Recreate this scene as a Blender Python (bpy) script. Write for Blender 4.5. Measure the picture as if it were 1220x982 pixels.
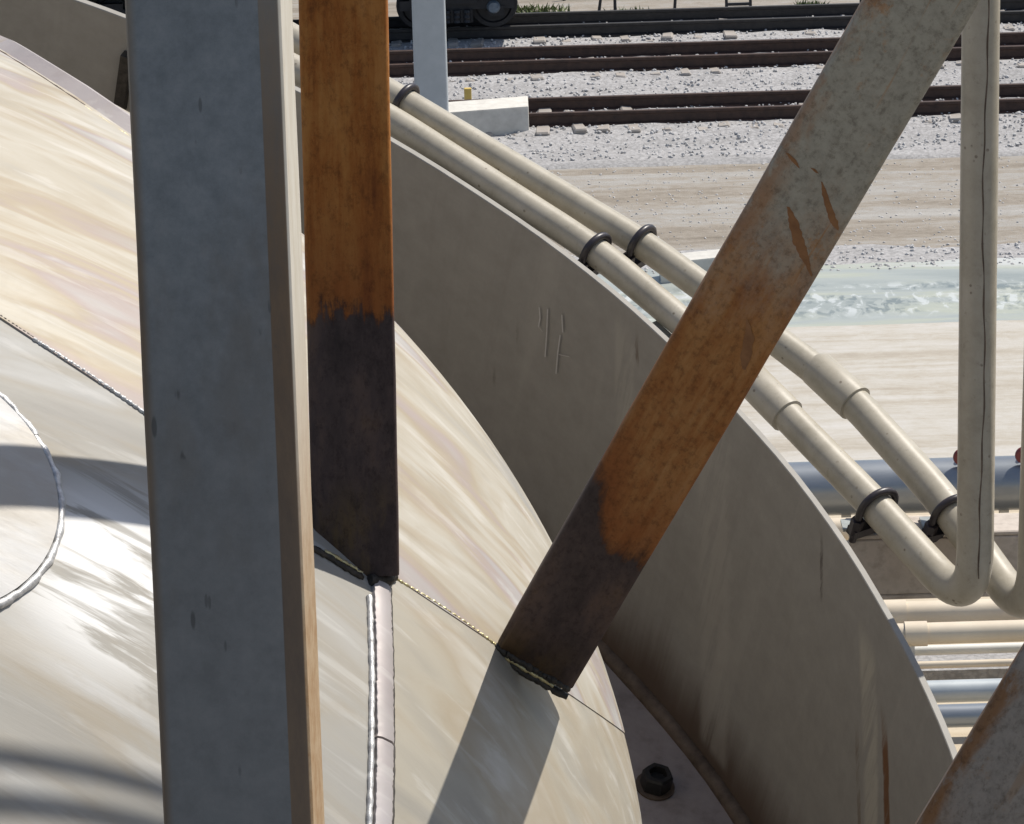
import bpy, bmesh, math, random
from mathutils import Vector, Matrix
random.seed(7)
R = math.radians
scene = bpy.context.scene
for o in list(bpy.data.objects):
    bpy.data.objects.remove(o)
col = scene.collection

# ------------------------------------------------------------------ camera, sky, sun, exposure
FPX, W0, H0 = 6000.0, 1220.0, 982.0          # focal length in photo pixels
PITCH, ROLL, DIST = R(14), R(-1.7), 12.0
FW = Vector((0, math.cos(PITCH), -math.sin(PITCH)))
_u = Vector((0, math.sin(PITCH), math.cos(PITCH))); _r = Vector((1, 0, 0))
RW = _r*math.cos(ROLL) + _u*math.sin(ROLL)
UW = -_r*math.sin(ROLL) + _u*math.cos(ROLL)
CAM = -FW*DIST
cd = bpy.data.cameras.new('camera'); cam = bpy.data.objects.new('camera', cd); col.objects.link(cam)
cd.sensor_fit = 'HORIZONTAL'; cd.sensor_width = 36; cd.lens = 36*FPX/W0
cd.clip_start = 0.5; cd.clip_end = 3000
M = Matrix((RW, UW, -FW)).transposed().to_4x4(); M.translation = CAM
cam.matrix_world = M
scene.camera = cam

SUN_AZ, SUN_EL = 29.5, 58.0                   # azimuth from +X towards +Y
SUN = Vector((math.cos(R(SUN_EL))*math.cos(R(SUN_AZ)), math.cos(R(SUN_EL))*math.sin(R(SUN_AZ)), math.sin(R(SUN_EL))))
world = bpy.data.worlds.new('World'); scene.world = world; world.use_nodes = True
nt = world.node_tree
sky = nt.nodes.new('ShaderNodeTexSky'); sky.sky_type = 'NISHITA'; sky.sun_disc = False
sky.sun_elevation = R(SUN_EL); sky.sun_rotation = R(90-SUN_AZ); sky.air_density = 1.0; sky.dust_density = 1.5; sky.altitude = 20
nt.links.new(sky.outputs[0], nt.nodes['Background'].inputs[0]); nt.nodes['Background'].inputs[1].default_value = 0.095
sl = bpy.data.lights.new('sun', 'SUN'); sl.energy = 4.4; sl.angle = R(0.53); sl.color = (1.0, 0.95, 0.87)
so = bpy.data.objects.new('sun', sl); col.objects.link(so)
so.rotation_euler = SUN.to_track_quat('Z', 'Y').to_euler()
vs = scene.view_settings; vs.view_transform = 'Standard'; vs.look = 'None'; vs.exposure = 0.33; vs.gamma = 1
scene.render.resolution_x = 1024; scene.render.resolution_y = 824

# ------------------------------------------------------------------ pixel to place helpers
def ray(x, y):
    return (FW + RW*((x-W0/2)/FPX) + UW*((H0/2-y)/FPX))
def at_depth(x, y, d): return CAM + ray(x, y)*d
GZ = CAM.z - 17.5
def on_ground(x, y, h=0.0):
    d = ray(x, y); return CAM + d*((GZ+h-CAM.z)/d.z)
# frame of the tilted vessel (V): its own up axis leans towards the camera and to the right
PV, RV = R(40), R(12)
FV = Vector((0, math.cos(PV), -math.sin(PV))); _uv = Vector((0, math.sin(PV), math.cos(PV)))
RTV = _r*math.cos(RV) + _uv*math.sin(RV); UPV = -_r*math.sin(RV) + _uv*math.cos(RV)
A = Matrix((RW, UW, FW)).transposed(); B = Matrix((RTV, UPV, FV)).transposed()
Q = A @ B.transposed()                        # V -> world
QI = Q.transposed()
CV = QI @ CAM
RC = Vector((-1.91, -1.91, 0)); RR = 3.21     # ring wall axis and radius
DR, DH, DZ = 2.47, 1.6, -0.2                  # dome: radius, rise, level of its equator
FLZ = -1.02                                   # level of the bolting flange
def toW(v): return Q @ Vector(v)
def rayV(x, y): return QI @ ray(x, y)
def planeV(x, y, z):
    d = rayV(x, y); return CV + d*((z-CV.z)/d.z)
def cylV(x, y, rad=RR):
    d = rayV(x, y); o = CV - RC
    a = d.x*d.x+d.y*d.y; b = o.x*d.x+o.y*d.y; c = o.x*o.x+o.y*o.y-rad*rad
    t = (-b+math.sqrt(max(0, b*b-a*c)))/a
    return CV + d*t
def dome_hit(o, d):
    k = Vector((1/DR, 1/DR, 1/DH)); c = Vector((RC.x, RC.y, DZ))
    oo = Vector([(o[i]-c[i])*k[i] for i in range(3)]); dd = Vector([d[i]*k[i] for i in range(3)])
    a = dd.dot(dd); b = oo.dot(dd); q = oo.dot(oo)-1; disc = b*b-a*q
    if disc < 0: t = -b/a
    else: t = (-b-math.sqrt(disc))/a
    p = o + d*t
    v = Vector([(p[i]-c[i])*k[i] for i in range(3)]); v.normalize()      # snap on the shell
    return Vector([c[i]+v[i]/k[i] for i in range(3)])
def domeV(x, y): return dome_hit(CV, rayV(x, y))
def dome_n(p):
    n = Vector(((p.x-RC.x)/DR**2, (p.y-RC.y)/DR**2, (p.z-DZ)/DH**2)); n.normalize(); return n
def domeW(x, y): return Q @ domeV(x, y)

# ------------------------------------------------------------------ shader helpers
class G:
    def __init__(s, name, rough=0.6, metal=0.0, spec=0.5):
        s.m = bpy.data.materials.new(name); s.m.use_nodes = True; s.t = s.m.node_tree
        s.b = s.t.nodes['Principled BSDF']
        s.b.inputs['Roughness'].default_value = rough; s.b.inputs['Metallic'].default_value = metal
        s.b.inputs['Specular IOR Level'].default_value = spec
        s.tc = s.t.nodes.new('ShaderNodeTexCoord')
    def n(s, typ, **kw):
        nd = s.t.nodes.new(typ)
        for k, v in kw.items(): setattr(nd, k, v)
        return nd
    def put(s, sock, v):
        if isinstance(v, bpy.types.NodeSocket): s.t.links.new(v, sock)
        else:
            if sock.type == 'RGBA' and len(v) == 3: v = (*v, 1)
            sock.default_value = v
    def coord(s, scale=(1, 1, 1), rot=(0, 0, 0), loc=(0, 0, 0), src='Object'):
        mp = s.n('ShaderNodeMapping'); s.t.links.new(s.tc.outputs[src], mp.inputs[0])
        mp.inputs['Scale'].default_value = scale; mp.inputs['Rotation'].default_value = rot; mp.inputs['Location'].default_value = loc
        return mp.outputs[0]
    def xyz(s, v=None):
        sp = s.n('ShaderNodeSeparateXYZ'); s.put(sp.inputs[0], v or s.tc.outputs['Object']); return sp.outputs
    def noise(s, v=None, scale=5.0, detail=6.0, rough=0.6, dist=0.0):
        nd = s.n('ShaderNodeTexNoise'); s.put(nd.inputs['Vector'], v or s.tc.outputs['Object'])
        nd.inputs['Scale'].default_value = scale; nd.inputs['Detail'].default_value = detail
        nd.inputs['Roughness'].default_value = rough; nd.inputs['Distortion'].default_value = dist
        return nd.outputs[0]
    def voro(s, v=None, scale=5.0, feature='F1'):
        nd = s.n('ShaderNodeTexVoronoi', feature=feature); s.put(nd.inputs['Vector'], v or s.tc.outputs['Object']); nd.inputs['Scale'].default_value = scale
        return nd.outputs[0]
    def math(s, op, a, b=0.0, c=0.0):
        nd = s.n('ShaderNodeMath', operation=op)
        s.put(nd.inputs[0], a); s.put(nd.inputs[1], b); s.put(nd.inputs[2], c); return nd.outputs[0]
    def step(s, x, lo, hi):
        nd = s.n('ShaderNodeMapRange', interpolation_type='SMOOTHSTEP'); s.put(nd.inputs[0], x)
        s.put(nd.inputs[1], lo); s.put(nd.inputs[2], hi); return nd.outputs[0]
    def ramp(s, fac, stops):
        nd = s.n('ShaderNodeValToRGB'); s.put(nd.inputs[0], fac); e = nd.color_ramp.elements
        while len(e) < len(stops): e.new(0.5)
        for el, (p, c) in zip(e, stops): el.position = p; el.color = (*c, 1) if len(c) == 3 else c
        return nd.outputs[0]
    def mix(s, fac, a, b, mode='MIX'):
        nd = s.n('ShaderNodeMix', data_type='RGBA', blend_type=mode)
        s.put(nd.inputs[0], fac); s.put(nd.inputs[6], a); s.put(nd.inputs[7], b); return nd.outputs[2]
    def bump(s, h, strength=0.3, dist=0.01):
        nd = s.n('ShaderNodeBump'); s.put(nd.inputs['Height'], h); nd.inputs['Strength'].default_value = strength; nd.inputs['Distance'].default_value = dist
        s.t.links.new(nd.outputs[0], s.b.inputs['Normal'])
    def color(s, c): s.put(s.b.inputs['Base Color'], c)
    def rough(s, v): s.put(s.b.inputs['Roughness'], v)
    def metal(s, v): s.put(s.b.inputs['Metallic'], v)

MT = {}
def simple(name, c1, c2, scale=6, rough=0.6, metal=0.0, bump=0.15, stretch=(1, 1, 1), bd=0.004, c3=None):
    g = G(name, rough, metal); v = g.coord(stretch)
    n = g.noise(v, scale, 8, 0.65)
    st = [(0.3, c1), (0.7, c2)]
    if c3: st = [(0.25, c1), (0.5, c2), (0.72, c3)]
    g.color(g.ramp(n, st))
    if bump: g.bump(g.noise(v, scale*5, 6, 0.7), bump, bd)
    MT[name] = g.m; return g.m

# ---- stainless plates of the dome: brushed along the long seam, heat tint and pale streaks
sa, sb = domeV(20, 393), domeV(585, 768)
SEAM = (sb-sa).normalized()
SEAMROT = SEAM.to_track_quat('X', 'Z').inverted().to_euler()
GLARE = domeV(135, 690)-Vector((RC.x, RC.y, FLZ))  # centre of the sun glare painted on the lower left plate
def stainless(name, base, tints, seed, gloss=0.38, metal=0.55):
    g = G(name, gloss, metal, 0.22)
    def al(sc, s0):
        rt = g.n('ShaderNodeVectorRotate', rotation_type='EULER_XYZ'); g.t.links.new(g.tc.outputs['Object'], rt.inputs[0]); rt.inputs['Rotation'].default_value = SEAMROT
        mp = g.n('ShaderNodeMapping'); g.t.links.new(rt.outputs[0], mp.inputs[0]); mp.inputs['Scale'].default_value = sc; mp.inputs['Location'].default_value = (s0, s0*2.3, s0*.7)
        return mp.outputs[0]
    broad = g.noise(al((0.30, 3.0, 3.0), seed), 1.6, 4, 0.50, 0.7)
    fine = g.noise(al((0.6, 12, 12), seed+3), 1.5, 5, 0.58, 0.4)
    brush = g.noise(al((3, 240, 240), seed+5), 1.0, 3, 0.6)
    c = g.ramp(broad, tints)
    wt = g.step(fine, 0.54, 0.68)
    c = g.mix(g.math('MULTIPLY', wt, 0.30), c, (0.58, 0.565, 0.535))
    dk = g.step(fine, 0.42, 0.30)
    c = g.mix(g.math('MULTIPLY', dk, 0.22), c, base)
    cl = g.noise(al((0.9, 2.2, 2.2), seed+11), 1.4, 7, 0.62, 0.8)
    c = g.mix(g.math('MULTIPLY', g.step(cl, 0.50, 0.66), 0.45), c, (0.30, 0.25, 0.175))
    c = g.mix(g.math('MULTIPLY', g.step(cl, 0.46, 0.32), 0.35), c, (0.30, 0.292, 0.275))
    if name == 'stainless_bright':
        vd = g.n('ShaderNodeVectorMath', operation='DISTANCE'); g.put(vd.inputs[0], g.tc.outputs['Object']); vd.inputs[1].default_value = GLARE
        sc = g.math('MULTIPLY', g.step(vd.outputs['Value'], 0.34, 0.08), g.step(g.noise(al((0.8, 6, 6), 2.2), 1.8, 6, .62, .8), .43, .53))  # white sun glare put into the colour as streaky patches
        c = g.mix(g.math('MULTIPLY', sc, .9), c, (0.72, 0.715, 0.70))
    dirt = g.step(g.noise(g.coord((1, 1, 1)), 9, 8, 0.75), 0.62, 0.78)
    c = g.mix(g.math('MULTIPLY', dirt, 0.25), c, (0.30, 0.25, 0.19))
    g.color(c)
    r = g.math('MULTIPLY_ADD', fine, 0.35, gloss-0.15); g.rough(g.math('MULTIPLY_ADD', brush, 0.12, r))
    g.bump(g.math('MULTIPLY_ADD', brush, 0.4, g.math('MULTIPLY', broad, 1.0)), 0.12, 0.006)
    MT[name] = g.m
stainless('stainless_tinted', (0.25, 0.215, 0.165), [(0.28, (0.30, 0.29, 0.27)), (0.40, (0.37, 0.335, 0.27)), (0.47, (0.41, 0.38, 0.32)), (0.53, (0.345, 0.295, 0.22)), (0.57, (0.325, 0.272, 0.245)), (0.61, (0.34, 0.312, 0.295)), (0.64, (0.36, 0.34, 0.315)), (0.74, (0.44, 0.42, 0.385))], 1.7, 0.52, 0.12)
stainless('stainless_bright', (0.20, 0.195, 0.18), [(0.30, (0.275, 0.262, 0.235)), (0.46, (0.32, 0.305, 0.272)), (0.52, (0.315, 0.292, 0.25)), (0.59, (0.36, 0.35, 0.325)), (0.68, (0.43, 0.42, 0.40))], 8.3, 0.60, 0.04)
stainless('stainless_dull', (0.24, 0.215, 0.17), [(0.30, (0.29, 0.27, 0.23)), (0.46, (0.36, 0.33, 0.27)), (0.55, (0.34, 0.295, 0.225)), (0.68, (0.45, 0.425, 0.375))], 4.9, 0.52, 0.12)
stainless('stainless_band', (0.28, 0.24, 0.235), [(0.30, (0.33, 0.295, 0.29)), (0.5, (0.38, 0.345, 0.335)), (0.7, (0.42, 0.39, 0.385))], 6.1, 0.5, 0.2)
stainless('stainless_pad', (0.34, 0.335, 0.325), [(0.30, (0.38, 0.375, 0.365)), (0.5, (0.42, 0.415, 0.405)), (0.7, (0.48, 0.475, 0.465))], 3.1, 0.5, 0.1)
simple('weld_bright', (0.26, 0.255, 0.25), (0.66, 0.655, 0.64), 60, 0.35, 0.3, 0.5, bd=0.002)
simple('weld_gold', (0.42, 0.33, 0.16), (0.75, 0.68, 0.40), 50, 0.35, 0.7, 0.5, bd=0.002)
simple('weld_dark', (0.02, 0.018, 0.015), (0.07, 0.06, 0.05), 60, 0.6, 0.3, 0.5, bd=0.002)

# ---- painted, rusted and scorched tube: zones run along local Z (metres from the foot)
def burnt(name, edge, top, paint, rust1, rust2, seed=0.0, waver=0.10, drips=0.0, tilt=0.0, edge_rust=0.0, soft=1.0):
    g = G(name, 0.75, 0.0, 0.25)
    x, y, z = g.xyz()
    v = g.coord((1, 1, 0.35), loc=(seed, seed, seed))
    jag = g.noise(g.coord((17, 17, 3.2), loc=(seed, 0, seed)), 1.0, 6, 0.72, 0.5)
    fine = g.noise(g.coord((1, 1, 1), loc=(seed,)*3), 28, 9, 0.75)
    zz = g.math('ADD', z, g.math('MULTIPLY_ADD', jag, waver*2, -waver))
    if tilt: zz = g.math('SUBTRACT', zz, g.math('MULTIPLY', g.step(x, 0.0, -0.095), tilt))
    black = g.ramp(g.noise(v, 9, 8, 0.7), [(0.34, (0.036, 0.026, 0.025)), (0.48, (0.064, 0.045, 0.042)), (0.58, (0.090, 0.060, 0.050)), (0.7, (0.13, 0.082, 0.050))])
    brown_foot = g.step(z, 0.22, 0.05)
    black = g.mix(g.math('MULTIPLY', brown_foot, g.step(g.noise(v, 14, 6, .7), .4, .65)), black, (0.10, 0.066, 0.032))
    rust = g.ramp(g.math('MULTIPLY_ADD', g.noise(g.coord((1.5, 1.5, 0.14), loc=(seed*3,)*3), 17, 8, 0.7, 0.2), .55, g.math('MULTIPLY', g.noise(g.coord((1, 1, 0.45), loc=(seed*2,)*3), 15, 12, 0.80, 0.15), .45)), [(0.36, (rust1[0]*.55, rust1[1]*.48, rust1[2]*.5)), (0.46, rust1), (0.55, rust2), (0.66, (rust2[0]*1.15, rust2[1]*1.25, rust2[2]*1.6))])
    pnt = g.ramp(fine, [(0.3, tuple(c*0.75 for c in paint)), (0.5, paint), (0.72, tuple(c*1.15 for c in paint))])
    spots = g.step(g.noise(g.coord((1, 1, 0.6), loc=(seed,)*3), 18, 9, 0.8), 0.56, 0.66)
    pnt = g.mix(g.math('MULTIPLY', spots, 0.6), pnt, rust2)
    # long drips of rust on the paint
    dr = g.step(g.noise(g.coord((26, 26, 1.6), loc=(seed+4,)*3), 1.0, 4, 0.55, 0.5), 0.60, 0.66)
    pnt = g.mix(g.math('MULTIPLY', dr, drips), pnt, rust2)
    t = g.math('ADD', z, g.math('MULTIPLY_ADD', g.noise(g.coord((1, 1, 0.5), loc=(seed,)*3), 7, 9, 0.75), (top-edge)*0.8, -(top-edge)*0.4))
    c = g.mix(g.step(t, edge+(top-edge)*0.55, top), rust, pnt)
    if edge_rust:
        er = g.step(g.math('ADD', x, g.math('MULTIPLY_ADD', jag, .10, -.05)), -0.045, -0.075)
        er2 = g.step(g.noise(g.coord((1, 1, .5), loc=(seed+7,)*3), 8, 8, .75), .42, .55)
        c = g.mix(g.math('MULTIPLY', g.math('MULTIPLY', er, er2), edge_rust), c, rust1)
    halo = g.step(zz, edge+0.30, edge+0.0)           # deeper, redder rust right above the scorched end
    c = g.mix(g.math('MULTIPLY', halo, 0.65), c, (0.20, 0.058, 0.013))
    smoky = g.step(g.math('ADD', zz, g.math('MULTIPLY_ADD', fine, .10, -.05)), edge+0.055*soft, edge-0.005)
    c = g.mix(g.math('MULTIPLY', smoky, .75), c, (0.050, 0.024, 0.014))
    c = g.mix(g.step(g.math('ADD', zz, g.math('MULTIPLY_ADD', fine, .06, -.03)), edge+0.010, edge-0.012), c, black)
    grit = g.noise(g.coord((1, 1, .7), loc=(seed+1,)*3), 60, 8, .8)
    c = g.mix(0.75, c, g.ramp(grit, [(0.36, (.45, .42, .40)), (0.5, (.95, .95, .95)), (0.66, (1, 1, 1))]), 'MULTIPLY')
    g.color(c)
    g.bump(g.math('ADD', fine, grit), 0.45, 0.0015)
    MT[name] = g.m

# ---- blue grey painted column with rubbed spots, rust creeping in at the edges and low down
def column_mat():
    g = G('column_paint', 0.62, 0.0, 0.35)
    x, y, z = g.xyz()
    n = g.noise(None, 16, 10, 0.8)
    c = g.ramp(n, [(0.36, (0.145, 0.163, 0.176)), (0.52, (0.188, 0.207, 0.221)), (0.66, (0.225, 0.24, 0.25))])
    blot = g.noise(g.coord((1, 1, 0.4)), 4, 8, 0.7)
    c = g.mix(g.math('MULTIPLY', g.step(blot, 0.5, 0.68), 0.55), c, (0.14, 0.135, 0.125))
    edge = g.math('MAXIMUM', g.step(x, -0.108, -0.129), g.step(x, 0.0925, 0.0945))
    en = g.noise(g.coord((1, 1, 0.3), loc=(3, 1, 2)), 16, 8, 0.75)
    c = g.mix(g.math('MULTIPLY', edge, 0.75), c, g.ramp(en, [(0.35, (0.19, 0.175, 0.15)), (0.6, (0.25, 0.23, 0.19))]))
    low = g.step(g.math('ADD', z, g.math('MULTIPLY', en, -0.9)), 0.75, -0.45)
    c = g.mix(g.math('MULTIPLY', g.math('MULTIPLY', low, edge), 0.95), c, g.ramp(en, [(0.3, (0.07, 0.04, 0.022)), (0.65, (0.16, 0.095, 0.045))]))
    c = g.mix(g.math('MULTIPLY', g.step(g.math('ADD', z, g.math('MULTIPLY', blot, -1.2)), 0.0, -0.9), 0.4), c, (0.13, 0.115, 0.10))
    sp = g.coord((22, 22, 5.5), rot=(0, R(-24), 0)); vo = g.voro(sp, 1.0)
    gate = g.step(g.noise(g.coord((1, 1, 1), loc=(9, 2, 5)), 6, 3), 0.52, 0.58)
    sp2 = g.voro(g.coord((44, 44, 10), rot=(0, R(-20), 0), loc=(.3, .1, .7)), 1.0)
    c = g.mix(g.math('MULTIPLY', g.math('MULTIPLY', g.step(sp2, 0.16, 0.10), gate), 0.6), c, (0.07, 0.072, 0.072))
    c = g.mix(g.math('MULTIPLY', g.math('MULTIPLY', g.step(vo, 0.13, 0.08), gate), 0.75), c, (0.06, 0.062, 0.062))
    side = g.math('MULTIPLY', g.step(x, 0.1245, 0.127), 1.0)  # sunlit right face put into the colour: pale cream, rusty low down
    sunlit_sidec = g.mix(g.step(g.math('ADD', z, g.math('MULTIPLY', en, -.5)), 0.05, -0.75), g.ramp(en, [(0.3, (0.48, 0.43, 0.34)), (0.6, (0.60, 0.57, 0.50))]), g.ramp(n, [(0.36, (0.30, 0.17, 0.075)), (0.62, (0.44, 0.33, 0.21))]))
    c = g.mix(side, c, sunlit_sidec)
    g.color(c); g.bump(g.noise(None, 60, 8, .7), 0.2, 0.001); MT['column_paint'] = g.m
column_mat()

# ---- inside of the ring wall: warm grey paint, brown stain above the flange, a few vertical runs (UV: u = arc metres, v = height)
def wall_mat():
    g = G('ring_wall_paint', 0.6, 0.0, 0.3)
    uv = g.tc.outputs['UV']; u, v, _ = g.xyz(uv)
    m = g.n('ShaderNodeMapping'); g.t.links.new(uv, m.inputs[0]); m.inputs['Scale'].default_value = (9, 0.8, 1)
    st = g.noise(m.outputs[0], 1.0, 7, 0.65, 0.3)
    fine = g.noise(uv, 14, 9, 0.7)
    c = g.ramp(fine, [(0.34, (0.265, 0.250, 0.222)), (0.56, (0.296, 0.280, 0.250)), (0.72, (0.32, 0.304, 0.272))])
    c = g.mix(g.math('MULTIPLY', g.step(st, 0.52, 0.7), 0.35), c, (0.37, 0.348, 0.308))
    c = g.mix(g.math('MULTIPLY', g.step(st, 0.45, 0.3), 0.35), c, (0.225, 0.208, 0.186))
    bt = g.step(g.math('ADD', v, g.math('MULTIPLY', st, 0.22)), 0.38, 0.15)
    c = g.mix(g.math('MULTIPLY', bt, 0.85), c, (0.075, 0.042, 0.024))
    def run(u0, sl_, wd, v0, v1, colr, amt):
        nonlocal c
        uc = g.math('MULTIPLY_ADD', g.math('SUBTRACT', v, v0), sl_, u0)
        du = g.math('ABSOLUTE', g.math('SUBTRACT', g.math('ADD', u, g.math('MULTIPLY_ADD', fine, 0.03, -0.015)), uc))
        k = g.math('MULTIPLY', g.step(du, wd, wd*0.55), g.math('MULTIPLY', g.step(v, v1, v1-0.10), g.step(v, v0-0.02, v0+0.02)))
        k = g.math('MULTIPLY', k, g.step(g.noise(m.outputs[0], 2.5, 6, .7), .35, .55))
        c = g.mix(g.math('MULTIPLY', k, amt), c, colr)
    for px, y0, y1, wpx, colr, amt in ((1052, 850, 1200, 13, (0.16, 0.075, 0.032), 1.0), (1032, 750, 1200, 30, (0.43, 0.40, 0.33), .8), (1020, 860, 1200, 7, (0.15, 0.10, 0.06), .6), (978, 632, 712, 4, (0.10, 0.085, 0.075), .9), (745, 380, 520, 22, (0.41, 0.385, 0.33), .5), (760, 395, 430, 4, (0.13, 0.09, 0.06), .8), (850, 470, 900, 40, (0.39, 0.365, 0.32), .45), (618, 385, 412, 3, (0.10, 0.08, 0.07), .7), (590, 430, 455, 3, (0.10, 0.08, 0.07), .6)):
        pa, pb = cylV(px, y0), cylV(px, y1)
        u1 = RR*math.atan2(pa.y-RC.y, pa.x-RC.x); u0 = RR*math.atan2(pb.y-RC.y, pb.x-RC.x); run(u0, (u1-u0)/(pa.z-pb.z), wpx/490.0, pb.z-FLZ, pa.z-FLZ+0.02, colr, amt)
    g.color(c); g.bump(fine, 0.12, 0.002); MT['ring_wall_paint'] = g.m
wall_mat()
simple('rust_drip', (0.17, 0.075, 0.028), (0.26, 0.125, 0.05), 40, 0.8, 0, 0.2, bd=.001)
simple('flange_steel', (0.20, 0.165, 0.15), (0.31, 0.265, 0.245), 14, 0.7, 0, 0.3, c3=(0.36, 0.31, 0.285))
simple('brown_fillet', (0.05, 0.032, 0.02), (0.15, 0.11, 0.08), 20, 0.7, 0, 0.3)
simple('black_bolt', (0.012, 0.012, 0.013), (0.04, 0.038, 0.036), 40, 0.5, 0.3, 0.3, bd=.001)
simple('chalk', (0.50, 0.48, 0.45), (0.42, 0.40, 0.375), 90, 0.9, 0, 0)
simple('pipe_beige', (0.27, 0.24, 0.18), (0.38, 0.34, 0.265), 9, 0.30, 0, 0.15, (1, 1, 1), c3=(0.43, 0.395, 0.32))
def pipe_mat():
    g = G('pipe_beige', 0.34, 0, 0.45); n = g.noise(None, 9, 9, 0.75)
    c = g.ramp(n, [(0.3, (0.29, 0.26, 0.20)), (0.5, (0.37, 0.335, 0.265)), (0.7, (0.42, 0.385, 0.315))])
    d = g.noise(g.coord((1, 1, 1), loc=(4, 4, 4)), 26, 10, 0.82)
    c = g.mix(g.math('MULTIPLY', g.step(d, .55, .68), .45), c, (0.16, 0.135, 0.095))
    sp = g.voro(None, 40); c = g.mix(g.math('MULTIPLY', g.math('MULTIPLY', g.step(sp, .2, .1), g.step(n, .5, .6)), .7), c, (0.10, 0.07, 0.045))
    g.color(c); g.rough(g.math('MULTIPLY_ADD', d, .5, .12)); g.bump(d, .15, .002); MT['pipe_beige'] = g.m
pipe_mat()
simple('pipe_olive', (0.27, 0.235, 0.165), (0.38, 0.335, 0.25), 6, 0.5, 0, 0.1, (3, 3, .6), c3=(0.46, 0.42, 0.34))
simple('rubber_black', (0.014, 0.011, 0.013), (0.035, 0.028, 0.032), 30, 0.38, 0, 0.1)
simple('beam_paint', (0.34, 0.29, 0.24), (0.48, 0.42, 0.36), 12, 0.65, 0, 0.2, c3=(0.24, 0.20, 0.16))
simple('galvanised', (0.26, 0.28, 0.28), (0.38, 0.40, 0.39), 14, 0.55, 0.2, 0.1)
simple('post_paint', (0.36, 0.39, 0.41), (0.43, 0.46, 0.48), 3, 0.5, 0, 0.05)
simple('concrete', (0.44, 0.42, 0.38), (0.58, 0.56, 0.51), 5, 0.85, 0, 0.2, bd=0.02)
simple('rail_rust', (0.030, 0.016, 0.012), (0.075, 0.040, 0.028), 8, 0.65, 0.1, 0.2)
simple('rail_black', (0.012, 0.011, 0.011), (0.035, 0.030, 0.028), 8, 0.6, 0.1, 0.2)
simple('tie_wood', (0.15, 0.13, 0.11), (0.42, 0.385, 0.35), 1.5, 0.85, 0, 0.3, (0.4, 3, 3), bd=.02)
simple('train_black', (0.008, 0.009, 0.012), (0.028, 0.028, 0.032), 4, 0.5, 0.2, 0.2)
simple('hub_blue', (0.10, 0.13, 0.17), (0.20, 0.24, 0.28), 10, 0.5, 0.3, 0)
simple('yellow_paint', (0.55, 0.38, 0.08), (0.66, 0.48, 0.14), 8, 0.6, 0, 0)
simple('red_paint', (0.12, 0.018, 0.016), (0.17, 0.025, 0.024), 8, 0.5, 0, 0)
simple('duct_grey', (0.20, 0.22, 0.24), (0.30, 0.32, 0.34), 2, 0.35, 0.5, 0.05, (0.3, 1, 1))
simple('pipe_cream', (0.56, 0.47, 0.35), (0.64, 0.55, 0.42), 2, 0.5, 0, 0.05)
simple('pipe_white', (0.60, 0.60, 0.56), (0.70, 0.69, 0.65), 2, 0.45, 0, 0.05)
simple('pipe_steel', (0.36, 0.39, 0.40), (0.48, 0.51, 0.51), 2, 0.45, 0.2, 0.05)
simple('grass_green', (0.05, 0.075, 0.02), (0.11, 0.14, 0.04), 6, 0.8, 0, 0)
simple('stone_grey', (0.34, 0.33, 0.32), (0.52, 0.51, 0.50), 3, 0.85, 0, 0)

# ------------------------------------------------------------------ mesh helpers
def link(name, verts, faces, mat=None, parent=None, smooth=None, loc=None):
    me = bpy.data.meshes.new(name); me.from_pydata([tuple(v) for v in verts], [], faces); me.validate(); me.update()
    o = bpy.data.objects.new(name, me); col.objects.link(o)
    if mat: me.materials.append(MT[mat])
    bm = bmesh.new(); bm.from_mesh(me); bmesh.ops.recalc_face_normals(bm, faces=bm.faces); bm.to_mesh(me); bm.free()
    if smooth is not None:
        me.shade_smooth(); me.set_sharp_from_angle(angle=R(smooth))
    if parent: o.parent = parent
    return o
def tag(o, label=None, cat=None, group=None, kind=None):
    if label: o['label'] = label
    if cat: o['category'] = cat
    if group: o['group'] = group
    if kind: o['kind'] = kind
    return o
def empty(name, loc=(0, 0, 0), mat3=None):
    e = bpy.data.objects.new(name, None); col.objects.link(e); e.empty_display_size = 0.1
    m = (mat3 or Matrix.Identity(3)).to_4x4(); m.translation = Vector(loc); e.matrix_world = m
    return e
def sweep(pts, rad, seg=16, caps=True, squash=None):
    """verts, faces of a round tube along pts; rad a number or a list"""
    pts = [Vector(p) for p in pts]; n = len(pts)
    rad = rad if isinstance(rad, (list, tuple)) else [rad]*n
    tang = [((pts[min(i+1, n-1)]-pts[max(i-1, 0)]).normalized()) for i in range(n)]
    ref = Vector((0, 0, 1)) if abs(tang[0].z) < 0.9 else Vector((1, 0, 0))
    a = (ref - tang[0]*ref.dot(tang[0])).normalized(); V = []; Fc = []
    for i in range(n):
        a = (a - tang[i]*a.dot(tang[i])).normalized(); b = tang[i].cross(a)
        for k in range(seg):
            th = 2*math.pi*k/seg
            V.append(pts[i] + a*(math.cos(th)*rad[i]) + b*(math.sin(th)*rad[i]*(squash or 1)))
    for i in range(n-1):
        for k in range(seg):
            k2 = (k+1) % seg
            Fc.append((i*seg+k, i*seg+k2, (i+1)*seg+k2, (i+1)*seg+k))
    if caps: Fc.append(tuple(range(seg))); Fc.append(tuple(range((n-1)*seg, n*seg)))
    return V, Fc
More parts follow.
